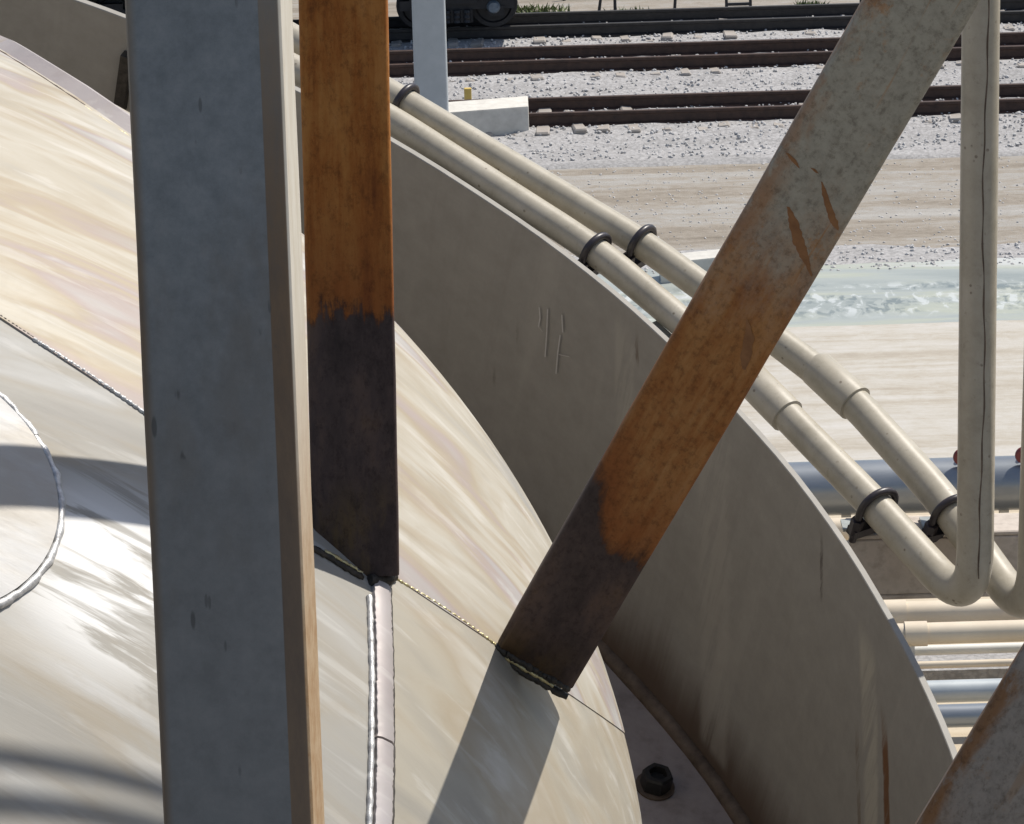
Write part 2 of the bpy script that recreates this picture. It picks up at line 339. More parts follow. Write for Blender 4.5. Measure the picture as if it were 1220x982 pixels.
def fillet(pts, rads, n=10):
    pts = [Vector(p) for p in pts]; out = [pts[0]]
    for i in range(1, len(pts)-1):
        p, a, b = pts[i], (pts[i-1]-pts[i]).normalized(), (pts[i+1]-pts[i]).normalized()
        r = rads[i-1]; ang = a.angle(b); d = min(r/math.tan(ang/2), 0.48*(pts[i-1]-p).length, 0.48*(pts[i+1]-p).length)
        p0, p2 = p+a*d, p+b*d
        for k in range(n+1):
            t = k/n; out.append(p0*(1-t)**2 + p*2*t*(1-t) + p2*t*t)
    out.append(pts[-1]); return out
def dense(pts, step):
    out = []
    for a, b in zip(pts[:-1], pts[1:]):
        n = max(1, int((b-a).length/step))
        for k in range(n): out.append(a.lerp(b, k/n))
    out.append(pts[-1]); return out
def box(x0, x1, y0, y1, z0, z1):
    V = [(x, y, z) for x in (x0, x1) for y in (y0, y1) for z in (z0, z1)]
    return V, [(0, 1, 3, 2), (4, 6, 7, 5), (0, 4, 5, 1), (2, 3, 7, 6), (0, 2, 6, 4), (1, 5, 7, 3)]
def boxes(lst):
    V, Fc = [], []
    for b in lst:
        v, f = box(*b); k = len(V); V += v; Fc += [tuple(i+k for i in q) for q in f]
    return V, Fc
def bevel(o, w=0.01, seg=2):
    bm = bmesh.new(); bm.from_mesh(o.data)
    bmesh.ops.bevel(bm, geom=bm.edges[:], offset=w, segments=seg, affect='EDGES', profile=0.6); bm.to_mesh(o.data); bm.free()
    o.data.shade_smooth(); o.data.set_sharp_from_angle(angle=R(35)); return o
def frame(base, top, front):
    u = (top-base).normalized(); n = (front - u*front.dot(u)).normalized(); side = n.cross(u)*-1
    # local x = side to the right of a viewer in front, y = away from the viewer, z = along
    side = u.cross(n); m = Matrix((side, -n, u)).transposed()
    return m, (top-base).length
def profile_tube(prof, z0, z1, nz=2, wob=0.0):
    V, Fc = [], []; n = len(prof)
    for i in range(nz):
        z = z0+(z1-z0)*i/(nz-1)
        for (x, y) in prof: V.append((x+random.gauss(0, wob), y+random.gauss(0, wob), z))
    for i in range(nz-1):
        for k in range(n):
            k2 = (k+1) % n; Fc.append((i*n+k, i*n+k2, (i+1)*n+k2, (i+1)*n+k))
    Fc.append(tuple(range(n))); Fc.append(tuple(range((nz-1)*n, nz*n)))
    return V, Fc
def rrect(w, d, r, seg=5):
    P = []
    for cx, cy, a0 in ((w/2-r, d/2-r, 0), (-w/2+r, d/2-r, 90), (-w/2+r, -d/2+r, 180), (w/2-r, -d/2+r, 270)):
        for k in range(seg+1):
            a = R(a0+90*k/seg); P.append((cx+r*math.cos(a), cy+r*math.sin(a)))
    return P

# ------------------------------------------------------------------ ground, gravel, ditch, road
def gy(y, h=0.0): return on_ground(800, y, h).y
def gx(x, y, h=0.0): return on_ground(x, y, h).x
def dirt_mat(name, stops, s1=0.9, streak=(0.12, 1, 1), bump=0.4, pebble=0.0):
    g = G(name, 0.9, 0, 0.2)
    a = g.noise(g.coord(streak), s1, 8, 0.7, 0.8); b = g.noise(g.coord((.6, 1, 1)), 3.0, 12, 0.85, 0.4)
    c = g.ramp(g.math('MULTIPLY_ADD', b, 0.45, g.math('MULTIPLY', a, 0.55)), stops)
    if pebble:
        vo = g.voro(None, 14); c = g.mix(g.math('MULTIPLY', g.step(vo, 0.3, 0.75), pebble), c, (0.12, 0.115, 0.11))
        vo2 = g.noise(None, 22, 4, .8); c = g.mix(g.math('MULTIPLY', g.step(vo2, .55, .7), pebble), c, (0.58, 0.57, 0.55))
    g.color(c); g.bump(g.noise(None, 8, 10, 0.8), bump, 0.06); MT[name] = g.m
dirt_mat('dirt_tan', [(0.38, (0.155, 0.134, 0.106)), (0.46, (0.23, 0.20, 0.163)), (0.51, (0.275, 0.246, 0.208)), (0.56, (0.30, 0.285, 0.262)), (0.64, (0.36, 0.345, 0.32))], 0.8, (0.10, 1, 1))
dirt_mat('gravel_grey', [(0.30, (0.25, 0.245, 0.24)), (0.5, (0.38, 0.37, 0.365)), (0.7, (0.48, 0.475, 0.47))], 0.7, (0.3, 1, 1), 0.6, 0.35)
dirt_mat('road_pale', [(0.38, (0.31, 0.275, 0.225)), (0.46, (0.37, 0.335, 0.28)), (0.52, (0.415, 0.39, 0.345)), (0.6, (0.46, 0.44, 0.41))], 0.9, (0.03, 1, 1), 0.15)
dirt_mat('yard_tan', [(0.3, (0.38, 0.31, 0.22)), (0.5, (0.46, 0.39, 0.29)), (0.7, (0.52, 0.46, 0.37))], 1.2, (0.2, 1, 1), 0.2)
def water_mat():
    g = G('ditch_water', 0.3, 0.0, 0.35)
    sky_ = g.noise(g.coord((0.25, 1, 1)), 0.55, 5, 0.6, 0.6)
    c = g.ramp(sky_, [(0.34, (0.25, 0.27, 0.25)), (0.46, (0.32, 0.34, 0.315)), (0.52, (0.35, 0.365, 0.30)), (0.62, (0.44, 0.45, 0.43))])
    x, y, z = g.xyz(g.tc.outputs['Object'])
    wv = g.noise(g.coord((0.55, 0.22, 1), rot=(0, 0, R(-32))), 9.0, 5, 0.62, 0.6)
    gate = g.math('MULTIPLY', g.step(y, gy(386), gy(372)), g.step(y, gy(338), gy(348)))
    wr = g.math('MULTIPLY', g.step(wv, 0.50, 0.60), gate)
    c = g.mix(g.math('MULTIPLY', g.math('MULTIPLY', g.step(wv, .47, .38), gate), .7), c, (0.52, 0.54, 0.53))
    wr = g.math('MULTIPLY', wr, g.step(g.noise(g.coord((.5, 1, 1)), 1.3, 4), .42, .58))
    c = g.mix(g.math('MULTIPLY', wr, 0.8), c, (0.13, 0.155, 0.155))
    g.color(c); g.rough(g.math('MULTIPLY_ADD', sky_, 0.5, 0.15)); g.bump(g.math('ADD', g.noise(g.coord((.4, 1, 1)), 5, 4), g.math('MULTIPLY', wr, -.6)), 0.12, 0.05); MT['ditch_water'] = g.m
water_mat()
def sheet(name, x0, x1, y0, y1, z, mat, nx=1, ny=1, amp=0.0, fn=None, wob=0.0):
    V, Fc = [], []
    for j in range(ny+1):
        for i in range(nx+1):
            x = x0+(x1-x0)*i/nx; y = y0+(y1-y0)*j/ny
            if wob and j in (0, ny): y += wob*(math.sin(x*0.9+j)+math.sin(x*2.3+1.7*j)*.6+random.uniform(-.5, .5))
            V.append((x, y, z + (fn(x, y) if fn else 0) + random.uniform(-amp, amp)))
    for j in range(ny):
        for i in range(nx): a = j*(nx+1)+i; Fc.append((a, a+1, a+nx+2, a+nx+1))
    o = link(name, V, Fc, mat, smooth=60 if amp or fn else None); tag(o, kind='structure'); return o
ZG = GZ
sheet('ground', -600, 600, -60, 1500, ZG-0.05, 'dirt_tan')
YA0, YA1 = gy(146, .15), gy(129, .15); YB0, YB1 = gy(83, .15), gy(66, .15); YC0, YC1 = gy(41, .15), gy(25, .15)
GA = 1.5
tracks = [('A', (YA0+YA1)/2), ('B', (YB0+YB1)/2), ('C', (YC0+YC1)/2)]
def bal_h(x, y):
    h = 0
    if y < gy(194) or y > tracks[2][1]+2.5: return -.12
    for _, yc in tracks: h = max(h, 0.16*max(0, min(1, (2.3-abs(y-yc))/1.2)))
    return h
XL, XR = -60, 60
sheet('ballast', XL, XR, gy(196), tracks[2][1]+2.6, ZG, 'gravel_grey', 260, 90, 0.025, bal_h, 0)
sheet('gravel_verge', XL, XR, gy(332), gy(297), ZG-0.048, 'gravel_grey', 120, 4, 0.0, None, 0.18)
sheet('water', XL, XR, gy(396), gy(318), ZG-0.040, 'ditch_water', 160, 1, 0, None, 0.10)
sheet('road', XL, XR, gy(560), gy(392), ZG-0.032, 'road_pale', 160, 2, 0, None, 0.05)
sheet('yard', XL, XR, gy(1150), gy(561), ZG-0.036, 'yard_tan')

# ------------------------------------------------------------------ railway tracks
def rail_profile():
    h = [(0.0, -.075), (0.012, -.075), (0.03, -.012), (0.125, -.010), (0.135, -.036), (0.168, -.036), (0.175, -.028)]
    return [(y, z) for z, y in h] + [(-y, z) for z, y in reversed(h)]
def tie_mesh():
    v, f = box(-.12, .12, -1.35, 1.35, -.18, 0)
    o = link('tie', [(x+random.uniform(-.03, .03), y+random.uniform(-.06, .06), z+random.uniform(-.03, .01)) for x, y, z in v], f, 'tie_wood'); bevel(o, 0.03, 1); return o
TIES = []
TRK = {}
for nm, yc in tracks:
    t = empty('railway_track', (0, yc, ZG+0.17))
    lab = {'A': 'nearest rusty railway track, in front of the pale gravel strip', 'B': 'middle rusty railway track between two strips of pale gravel', 'C': 'farthest black railway track, carrying the dark rail wagon'}[nm]
    tag(t, lab, 'railway track', 'railway tracks beyond the vessel'); TRK[nm] = t
    for s in (-1, 1):
        pr = rail_profile(); V, Fc = [], []; n = len(pr); xs = [XL+(XR-XL)*k/40 for k in range(41)]
        for x in xs:
            for (y, z) in pr: V.append((x, y*1.35+s*0.76, z*1.45-.01))
        for i in range(40):
            for k in range(n-1): Fc.append((i*n+k, i*n+k+1, (i+1)*n+k+1, (i+1)*n+k))
        link('rail', V, Fc, 'rail_black' if nm == 'C' else 'rail_rust', t, smooth=40)
    x = -13.2
    while x < 13.2:
        if len(TIES) < 9: o = tie_mesh(); TIES.append(o)
        else: o = random.choice(TIES).copy(); col.objects.link(o)
        o.parent = t; o.location = (x+random.uniform(-.05, .05), random.uniform(-.12, .12), 0.01+random.uniform(-.05, .035)); o.rotation_euler = (random.uniform(-.02, .02), 0, random.uniform(-.09, .09))
        x += 0.56+random.uniform(-.06, .06)
# loose stones of the ballast
def stones(name, n, yr, size, mat, zf):
    ico = bmesh.new(); bmesh.ops.create_icosphere(ico, subdivisions=1, radius=1)
    bv = [v.co.copy() for v in ico.verts]; bf = [[v.index for v in f.verts] for f in ico.faces]; ico.free()
    V, Fc = [], []
    for i in range(n):
        x = random.uniform(-13, 13); y = random.uniform(*yr); s = size*random.uniform(.5, 1.5)
        m = Matrix.Rotation(random.uniform(0, 6.3), 3, Vector((random.gauss(0, 1), random.gauss(0, 1), random.gauss(0, 1))))
        z = zf(x, y); k = len(V)
        for v in bv:
            q = m @ Vector((v.x*random.uniform(.7, 1.2), v.y*random.uniform(.6, 1.1), v.z*.7)); V.append((x+q.x*s, y+q.y*s, z+q.z*s))
        Fc += [tuple(a+k for a in f) for f in bf]
    o = link(name, V, Fc, mat); tag(o, kind='stuff'); return o
so_ = stones('ballast_stones', 16000, (gy(188), tracks[2][1]+2.4), 0.030, 'stone_grey', lambda x, y: ZG+bal_h(x, y)+.01); tag(so_, 'loose grey ballast stones strewn around the tracks', 'gravel')
so_ = stones('dirt_stones', 2500, (gy(296), gy(192)), 0.022, 'stone_grey', lambda x, y: ZG-.05); tag(so_, 'small loose stones on the tan dirt strip', 'gravel')
so_ = stones('verge_stones', 1500, (gy(326), gy(298)), 0.035, 'stone_grey', lambda x, y: ZG-.045); tag(so_, 'loose grey stones along the edge of the ditch', 'gravel')

# ------------------------------------------------------------------ rail wagon on the far track (its bogies show at the top edge)
RAILTOP = ZG+0.17+0.175*1.45-.01; yc = tracks[2][1]
def ring_solid(rad, prof, seg=28):      # lathe about Y: prof (y, r)
    V, Fc = [], []; n = len(prof)
    for k in range(seg):
        a = 2*math.pi*k/seg
        for (y, r) in prof: V.append((r*rad*math.cos(a), y, r*rad*math.sin(a)))
    for k in range(seg):
        k2 = (k+1) % seg
        for i in range(n-1): Fc.append((k*n+i, k*n+i+1, k2*n+i+1, k2*n+i))
    return V, Fc
xb = [on_ground(px, 44, .4).x for px in (545, 95)]
wag = empty('rail_wagon', ((xb[0]+xb[1])/2, yc, RAILTOP)); tag(wag, 'black rail wagon on the farthest track, only its wheels showing', 'rail wagon')
for bx_ in xb:
    dx = bx_-wag.location.x
    b = empty('bogie'); b.parent = wag; b.location = (dx, 0, 0)
    V, Fc = boxes([(-1.15, 1.15, -1.12, -.98, .42, .62), (-.95, .95, -1.12, -.98, .62, .74), (-.32, .32, -1.16, -.94, .16, .42), (-.42, .42, -1.2, 1.2, .55, .80), (-.95, -.62, -1.15, -.96, .28, .48), (.62, .95, -1.15, -.96, .28, .48), (-1.15, 1.15, .98, 1.12, .42, .62)])
    link('side_frame', V, Fc, 'train_black', b)
    for k in range(3):
        V, Fc = sweep([Vector((-.2+.2*k, -1.19, .17+.05*i)) for i in range(6)], [.075, .06, .075, .06, .075, .06], 10); link('spring', V, Fc, 'train_black', b)
    for wx in (-.74, .74):
        for s in (-1, 1):
            V, Fc = ring_solid(.46, [(.07, 0), (.07, .35), (.03, .4), (.03, .75), (.07, .82), (.07, 1.0), (-.05, .985), (-.07, 1.07), (-.10, 1.07), (-.10, .8), (-.05, .3), (-.05, 0)])
            o = link('wheel', [(x, -s*y if s > 0 else y*-1, z) for x, y, z in V], Fc, 'train_black', b, smooth=35); o.location = (wx, s*.76, .46)
        V, Fc = sweep([Vector((wx, y, .46)) for y in (-1.24, -1.19, -1.14)], [.10, .13, .14], 14); link('axle_cap', V, Fc, 'hub_blue', b, smooth=35)
        V, Fc = sweep([Vector((wx, -1.1, .46)), Vector((wx, 1.1, .46))], .08, 10); link('axle', V, Fc, 'train_black', b)
L = abs(xb[0]-xb[1])/2
V, Fc = boxes([(-L-2.0, L+1.6, -1.45, 1.45, .98, 1.3)]); link('underframe', V, Fc, 'train_black', wag)
V = []; n = 24
V, Fc = sweep([Vector((-L-2.0, 0, 2.75)), Vector((-L-1.6, 0, 2.75)), Vector((L+1.2, 0, 2.75)), Vector((L+1.6, 0, 2.75))], [1.0, 1.4, 1.4, 1.0], 32); link('tank', V, Fc, 'train_black', wag, smooth=35)

# ------------------------------------------------------------------ stakes, weeds, marker at the tracks
for i, (px, py, hh, lean) in enumerate(((712, 20, .55, .1), (733, 19, .7, 0), (672, -2, .4, 0), (803, 16, .5, .05), (1026, 8, .9, 0), (1166, 8, .7, 0))):
    p = on_ground(px, py); q = p+Vector((lean, 0, hh))
    V, Fc = sweep([Vector((0, 0, -.1)), (q-p)], [.035, .03], 8); o = link('stake', V, Fc, 'train_black'); o.location = p
    tag(o, ['thin black stake leaning beside the green weeds near the far track', 'upright thin black stake just right of the leaning stake', 'short black stake nearest the rail wagon', 'thin black stake left of the small black frame', 'black stake beside the upper end of the diagonal strut', 'black stake just right of the vertical pipe, beyond the tracks'][i], 'stake', 'black stakes beyond the far track')
p = on_ground(880, 18); fr = empty('trackside_stand', p); tag(fr, 'small black open stand on two legs beyond the far track', 'stand')
for x in (-.25, .25):
    V, Fc = box(x-.03, x+.03, -.03, .03, -.1, .62); link('leg', V, Fc, 'train_black', fr)
V, Fc = box(-.22, .22, -.03, .03, .20, .26); link('crossbar', V, Fc, 'train_black', fr)
def tuft(px, py, w, n):
    p = on_ground(px, py); V, Fc = [], []
    for i in range(n):
        a = random.uniform(0, 6.28); r = w*math.sqrt(random.random()); x, y = r*math.cos(a), r*.7*math.sin(a); h = random.uniform(.04, .16); d = random.uniform(0, 6.28); l = .03
        k = len(V); V += [(x-l*math.cos(d), y-l*math.sin(d), -.02), (x+l*math.cos(d), y+l*math.sin(d), -.02), (x+random.uniform(-.12, .12), y+random.uniform(-.12, .12), h)]; Fc.append((k, k+1, k+2))
    o = link('weeds', V, Fc, 'grass_green'); o.location = p; return o
for (px, py, w, lab) in ((640, 13, .7, 'olive weeds on the bank right of the rail wagon'), (748, 18, .5, 'green weeds at the foot of the two black stakes'), (965, 8, .35, 'small patch of weeds left of the diagonal strut top'), (468, 88, .22, 'small yellow green weed beside the rusty upright strut')):
    tag(tuft(px, py, w, 160), lab, 'weeds', 'weeds beyond the tracks', 'stuff')
p = on_ground(558, 131); V, Fc = box(-.07, .07, -.05, .05, -.1, .42); o = link('marker_post', V, Fc, 'yellow_paint'); o.location = p; bevel(o, .01, 1); tag(o, 'short yellow marker post behind the concrete footing', 'marker post')

# ------------------------------------------------------------------ footing with grey post, second footing
pr = on_ground(631, 171); pl = on_ground(405, 181)
f1 = empty('concrete_footing', ((pr.x+pl.x)/2, pr.y+.45, ZG)); tag(f1, 'long pale concrete footing in front of the tracks, under the grey post', 'footing')
V, Fc = box(-(pr.x-pl.x)/2, (pr.x-pl.x)/2, -.5, .55, -.1, .62)
V = [(x, y + (x/(pr.x-pl.x))*0.9, z) for x, y, z in V]
bevel(link('block', V, Fc, 'concrete', f1), .03)
pp = on_ground(515, 142, .62); V, Fc = profile_tube(rrect(.60, .60, .06), 0, 7.5); o = link('steel_post', V, Fc, 'post_paint', smooth=35); o.location = (pp.x, pp.y+.1, ZG+.612)
tag(o, 'square light grey steel post standing on the long footing', 'post')
pr = on_ground(905, 322); pl = on_ground(800, 330)
V, Fc = box(-.9, .9, -.3, .3, -.1, .30); o = link('concrete_curb', [(x, y+x*.35, z) for x, y, z in V], Fc, 'concrete'); bevel(o, .03); o.location = ((pr.x+pl.x)/2, pr.y, ZG); tag(o, 'short pale concrete block behind the rusty diagonal strut', 'concrete block')

# ------------------------------------------------------------------ pipes on the yard rack
def yard_pipe(name, y_top, y_bot, x0, x1, mat, label, h, collars=(), sup=True, cat='pipe'):
    """horizontal pipe along X whose outline spans rows y_top..y_bot near column 1100 at height h (its middle) above the yard"""
    ym = (y_top+y_bot)/2; c = on_ground(1100, ym, h); d = (c-CAM).dot(FW); dia = (y_bot-y_top)/FPX*d
    a = on_ground(x0, ym, h).x; b = on_ground(x1, ym, h).x
    e = empty(name, ((a+b)/2, c.y, GZ)); l = (b-a)/2
    tag(e, label, cat, 'pipes in the yard below')
    n = 24; pts = [Vector((-l+2*l*k/n, 0, h)) for k in range(n+1)]
    V, Fc = sweep(pts, dia/2, 20); link('pipe', V, Fc, mat, e, smooth=35)
    for cx in collars:
        xx = on_ground(cx, ym, h).x-(a+b)/2
        V, Fc = sweep([Vector((xx-.13, 0, h)), Vector((xx+.13, 0, h))], dia/2*1.16, 20); link('collar', V, Fc, mat, e, smooth=35)
    if sup:
        for k in range(-4, 5):
            V, Fc = box(l*.24*k-.06, l*.24*k+.06, -.06, .06, -.05, h-dia/2*.6); link('support', V, Fc, 'concrete', e)
    return e, c, dia
duct, dc, ddia = yard_pipe('duct', 546, 611, 600, 2200, 'duct_grey', 'thick grey metal duct running across behind the paired pipes', .75, (), True, 'duct')
yard_pipe('yard_pipe', 614, 641, 700, 2200, 'pipe_cream', 'cream pipe directly below the thick grey duct', .6)
yard_pipe('yard_pipe', 716, 744, 700, 2200, 'pipe_cream', 'uppermost cream pipe below the support beam, sleeve at its left', .7, (1066,))
yard_pipe('yard_pipe', 742, 768, 700, 2200, 'pipe_cream', 'second cream pipe below the support beam, with a narrow collar', .8, (1091,))
yard_pipe('yard_pipe', 769, 781, 700, 2200, 'pipe_white', 'thin white pipe just under the two cream pipes', .5)
yard_pipe('yard_pipe', 788, 797, 700, 2200, 'pipe_cream', 'thinnest cream pipe, above the gravel trough', .5)
yard_pipe('yard_pipe', 811, 838, 700, 2200, 'pipe_steel', 'blue grey steel pipe below the gravel trough', .5)
yard_pipe('yard_pipe', 840, 868, 700, 2200, 'duct_grey', 'lowest dark grey pipe, near the wall edge', .5)
V, Fc = boxes([(-9, 9, -.5, .5, -.1, .10), (-9, 9, -.5, -.42, .10, .2)]); o = link('gravel_trough', V, Fc, 'gravel_grey'); o.location = (on_ground(1100, 806).x, on_ground(1100, 804).y, GZ); tag(o, 'shallow grey trough of gravel between the yard pipes', 'trough')
so_ = stones('trough_stones', 10, (on_ground(1100, 808).y, on_ground(1100, 800).y), .07, 'train_black', lambda x, y: GZ+.14); tag(so_, 'dark stones in the trough', 'stones')
for i, (px, py) in enumerate(((1143, 556), (1216, 553))):
    p = on_ground(px, py, .95); e = empty('valve', (p.x, dc.y-.1, GZ)); top = .75+ddia/2+.10
    tag(e, ['red valve handwheel on the grey duct, left of the vertical pipe', 'red valve handwheel on the grey duct at the right photo edge'][i], 'valve', 'red valves on the grey duct')
    V, Fc = sweep([Vector((0, 0, .75)), Vector((0, 0, top))], .03, 10); link('stem', V, Fc, 'rail_black', e)
    ring = [Vector((.075*math.cos(a*math.pi/10), -.12, top-.03+.075*math.sin(a*math.pi/10))) for a in range(21)]
    V, Fc = sweep(ring, .04, 8); link('handwheel', V, Fc, 'red_paint', e, smooth=60)

# ------------------------------------------------------------------ the vessel: ring wall with bolting flange
BASEV = Vector((RC.x, RC.y, FLZ)); BW = Q @ BASEV
wall = empty('ring_wall', BW, Q); tag(wall, 'dark grey curved steel ring wall around the shiny dome', 'ring wall')
NS = 240; TH = 0.018
V, Fc = [], []
prof = [(RR, 0.002), (RR, -FLZ*0.25), (RR, -FLZ*.5), (RR, -FLZ*.75), (RR, -FLZ-.002), (RR+.002, -FLZ), (RR+TH-.002, -FLZ), (RR+TH, -FLZ-.002), (RR+TH, -.3)]
n = len(prof)
for k in range(NS+1):
    a = -math.pi+2*math.pi*k/NS; w = 0.004*math.sin(5*a)+0.0015*math.sin(23*a)+.0004*math.sin(61*a)
    for (r, z) in prof: V.append(((r+w)*math.cos(a), (r+w)*math.sin(a), z))
for k in range(NS):
    for i in range(n-1): Fc.append((k*n+i, (k+1)*n+i, (k+1)*n+i+1, k*n+i+1))
o = link('plate', V, Fc, 'ring_wall_paint', wall, smooth=40)
uvl = o.data.uv_layers.new(name='UVMap')
for poly in o.data.polygons:
    for li in poly.loop_indices:
        vi = o.data.loops[li].vertex_index; k, i = divmod(vi, n)
        uvl.data[li].uv = (RR*(-math.pi+2*math.pi*k/NS), prof[i][1])
def annulus(r0, r1, z0, z1, seg=200):
    V, Fc = [], []
    for k in range(seg):
        a = 2*math.pi*k/seg
        for (r, z) in ((r0, z0), (r0, z1), (r1, z1), (r1, z0)): V.append((r*math.cos(a), r*math.sin(a), z))
    for k in range(seg):
        k2 = (k+1) % seg
        for i in range(4): j = (i+1) % 4; Fc.append((k*4+i, k*4+j, k2*4+j, k2*4+i))
    return V, Fc
V, Fc = annulus(DR-.05, RR-.004, -.03, 0); link('flange', V, Fc, 'flange_steel', wall, smooth=40)
pts = [Vector(((RR-.004)*math.cos(2*math.pi*k/200), (RR-.004)*math.sin(2*math.pi*k/200), .006)) for k in range(201)]
V, Fc = sweep(pts, [.024+random.uniform(-.002, .002) for _ in pts], 10); link('fillet', V, Fc, 'brown_fillet', wall, smooth=60)
# bolts: hexagonal nut with the bolt end standing in it
def nut_mesh(parent, a):
    rb = (planeV(780, 938, FLZ)-RC); r = math.hypot(rb.x, rb.y)
    e = empty('bolt'); e.parent = wall; e.location = (r*math.cos(a), r*math.sin(a), 0); e.rotation_euler = (0, 0, a+.2)
    return e
rb = planeV(780, 938, FLZ)-RC; a0 = math.atan2(rb.y, rb.x); rbolt = math.hypot(rb.x, rb.y)
def nut_data():
    V, Fc = [], []; rr = .040
    rings = [(rr, .006, 6), (rr, .044, 6), (rr*.90, .050, 6), (.024, .050, 6), (.024, .030, 6)]
    for (r, z, s) in rings:
        for k in range(12):
            a = math.pi*k/6; q = r if s != 6 else r*(1 if k % 2 == 0 else .90)
            V.append((q*math.cos(a), q*math.sin(a), z))
    for i in range(len(rings)-1):
        for k in range(12): k2 = (k+1) % 12; Fc.append((i*12+k, i*12+k2, (i+1)*12+k2, (i+1)*12+k))
    Fc.append(tuple(range(48, 60)))
    return V, Fc
V, Fc = nut_data(); nut0 = link('nut', V, Fc, 'black_bolt', wall, smooth=30); Vw, Fw = annulus(.0, .050, 0.0, .006, 24)
V2, F2 = sweep([Vector((0, 0, .001)), Vector((0, 0, .006))], .050, 24); was0 = link('washer', V2, F2, 'brown_fillet', nut0, smooth=40)
for k in range(30):
    a = a0+2*math.pi*k/30
    o = nut0 if k == 0 else nut0.copy()
    if k: col.objects.link(o); w = was0.copy(); col.objects.link(w); w.parent = o
    o.parent = wall; o.location = (rbolt*math.cos(a), rbolt*math.sin(a), 0.001); o.rotation_euler = (0, 0, a*3.1)
# small dark lug welded on the wall near the column
lp = cylV(150, 96); la = math.atan2(lp.y-RC.y, lp.x-RC.x); zt_, zb_ = cylV(150, 60).z-FLZ, cylV(150, 128).z-FLZ
V, Fc = box(-.035, -.008, -.014, .014, zb_, zt_); o = link('lug', V, Fc, 'weld_dark', wall); o.location = ((RR+.006)*math.cos(la), (RR+.006)*math.sin(la), 0); o.rotation_euler = (0, 0, la)
# chalk strokes on the wall
def wall_strip(px, wid, off=.0015):
    P = [cylV(x, y, RR-off) for x, y in px]; V, Fc = [], []
    for p in P:
        a = math.atan2(p.y-RC.y, p.x-RC.x)
        for s in (-1, 1):
            b = a+s*wid/2/RR; V.append(((RR-.0095)*math.cos(b), (RR-.0095)*math.sin(b), p.z-FLZ))
    for i in range(len(P)-1): Fc.append((2*i, 2*i+1, 2*i+3, 2*i+2))
    return V, Fc
for st in ([(645, 365), (646, 378), (644, 388), (649, 394)], [(655, 367), (654, 395), (652, 424)], [(672, 374), (673, 395)], [(670, 398), (667, 420), (665, 444)], [(668, 421), (681, 424)]):
    V, Fc = wall_strip(st, .004); link('chalk_stroke', V, Fc, 'chalk', wall)

# ------------------------------------------------------------------ the dome
dome = empty('stainless_dome', BW, Q); tag(dome, 'large brushed stainless steel dome, heat tinted, with welded seams', 'dome')
def tol(p): return Vector(p)-BASEV            # V -> local of the vessel
# plates: the shell is cut along the long seam and along the upright seam
def dome_bm():
    bm = bmesh.new(); rings = []; NA, NP = 240, 110
    prof = [(DR*math.cos(t), DZ-FLZ+DH*math.sin(t)) for t in [math.pi/2*(1-k/NP) for k in range(NP+1)]] + [(DR, (DZ-FLZ)*.5), (DR, 0.001)]
    top = bm.verts.new((0, 0, prof[0][1]))
    for (r, z) in prof[1:]:
        rings.append([bm.verts.new((r*math.cos(2*math.pi*k/NA), r*math.sin(2*math.pi*k/NA), z)) for k in range(NA)])
    for k in range(NA): bm.faces.new((top, rings[0][k], rings[0][(k+1) % NA]))
    for a, b in zip(rings[:-1], rings[1:]):
        for k in range(NA): k2 = (k+1) % NA; bm.faces.new((a[k], b[k], b[k2], a[k2]))
    return bm
s1, s2, s3 = [tol(domeV(*p)) for p in ((0, 380), (300, 577), (588, 768))]
nA = (s2-s1).cross(s3-s1).normalized()
if nA.dot(tol(domeV(600, 650))-s1) < 0: nA = -nA            # points to the upper plate
t1, t2 = tol(domeV(452, 700)), tol(domeV(455, 980))
nB = (t2-t1).cross(dome_n(domeV(453, 840))).normalized()
if nB.dot(tol(domeV(650, 900))-t1) < 0: nB = -nB            # points to the right plate
def cut(bm, co, no, keep):
    g = bm.verts[:]+bm.edges[:]+bm.faces[:]
    bmesh.ops.bisect_plane(bm, geom=g, plane_co=co, plane_no=no, clear_inner=keep > 0, clear_outer=keep < 0)
def plate(sideA, sideB, off, mat):
    bm = dome_bm(); cut(bm, s1, nA, sideA)
    if sideB: cut(bm, t1, nB, sideB)
    bm.normal_update()
    me = bpy.data.meshes.new('shell_plate'); 
    for v in bm.verts: v.co += v.normal*off
    ed = [e for e in bm.edges if e.is_boundary]
    r = bmesh.ops.extrude_edge_only(bm, edges=ed)
    for v in [g for g in r['geom'] if isinstance(g, bmesh.types.BMVert)]:
        c = Vector((0, 0, (DZ-FLZ)*0.3)); v.co += (c-v.co).normalized()*.012
    bm.to_mesh(me); bm.free(); me.materials.append(MT[mat]); me.shade_smooth(); me.set_sharp_from_angle(angle=R(40))
    o = bpy.data.objects.new('shell_plate', me); col.objects.link(o); o.parent = dome; return o
plate(1, 0, 0.004, 'stainless_tinted')['label'] = 'upper plate with rose and gold heat tint'
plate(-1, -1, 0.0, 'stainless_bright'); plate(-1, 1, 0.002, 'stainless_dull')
def on_dome_path(px, n=40):
    """points on the dome under a pixel polyline, resampled in local coordinates"""
    out = []
    for (a, b) in zip(px[:-1], px[1:]):
        m = max(2, int(math.hypot(b[0]-a[0], b[1]-a[1])/3))
        for k in range(m): t = k/m; out.append(domeV(a[0]+(b[0]-a[0])*t, a[1]+(b[1]-a[1])*t))
    out.append(domeV(*px[-1])); return out
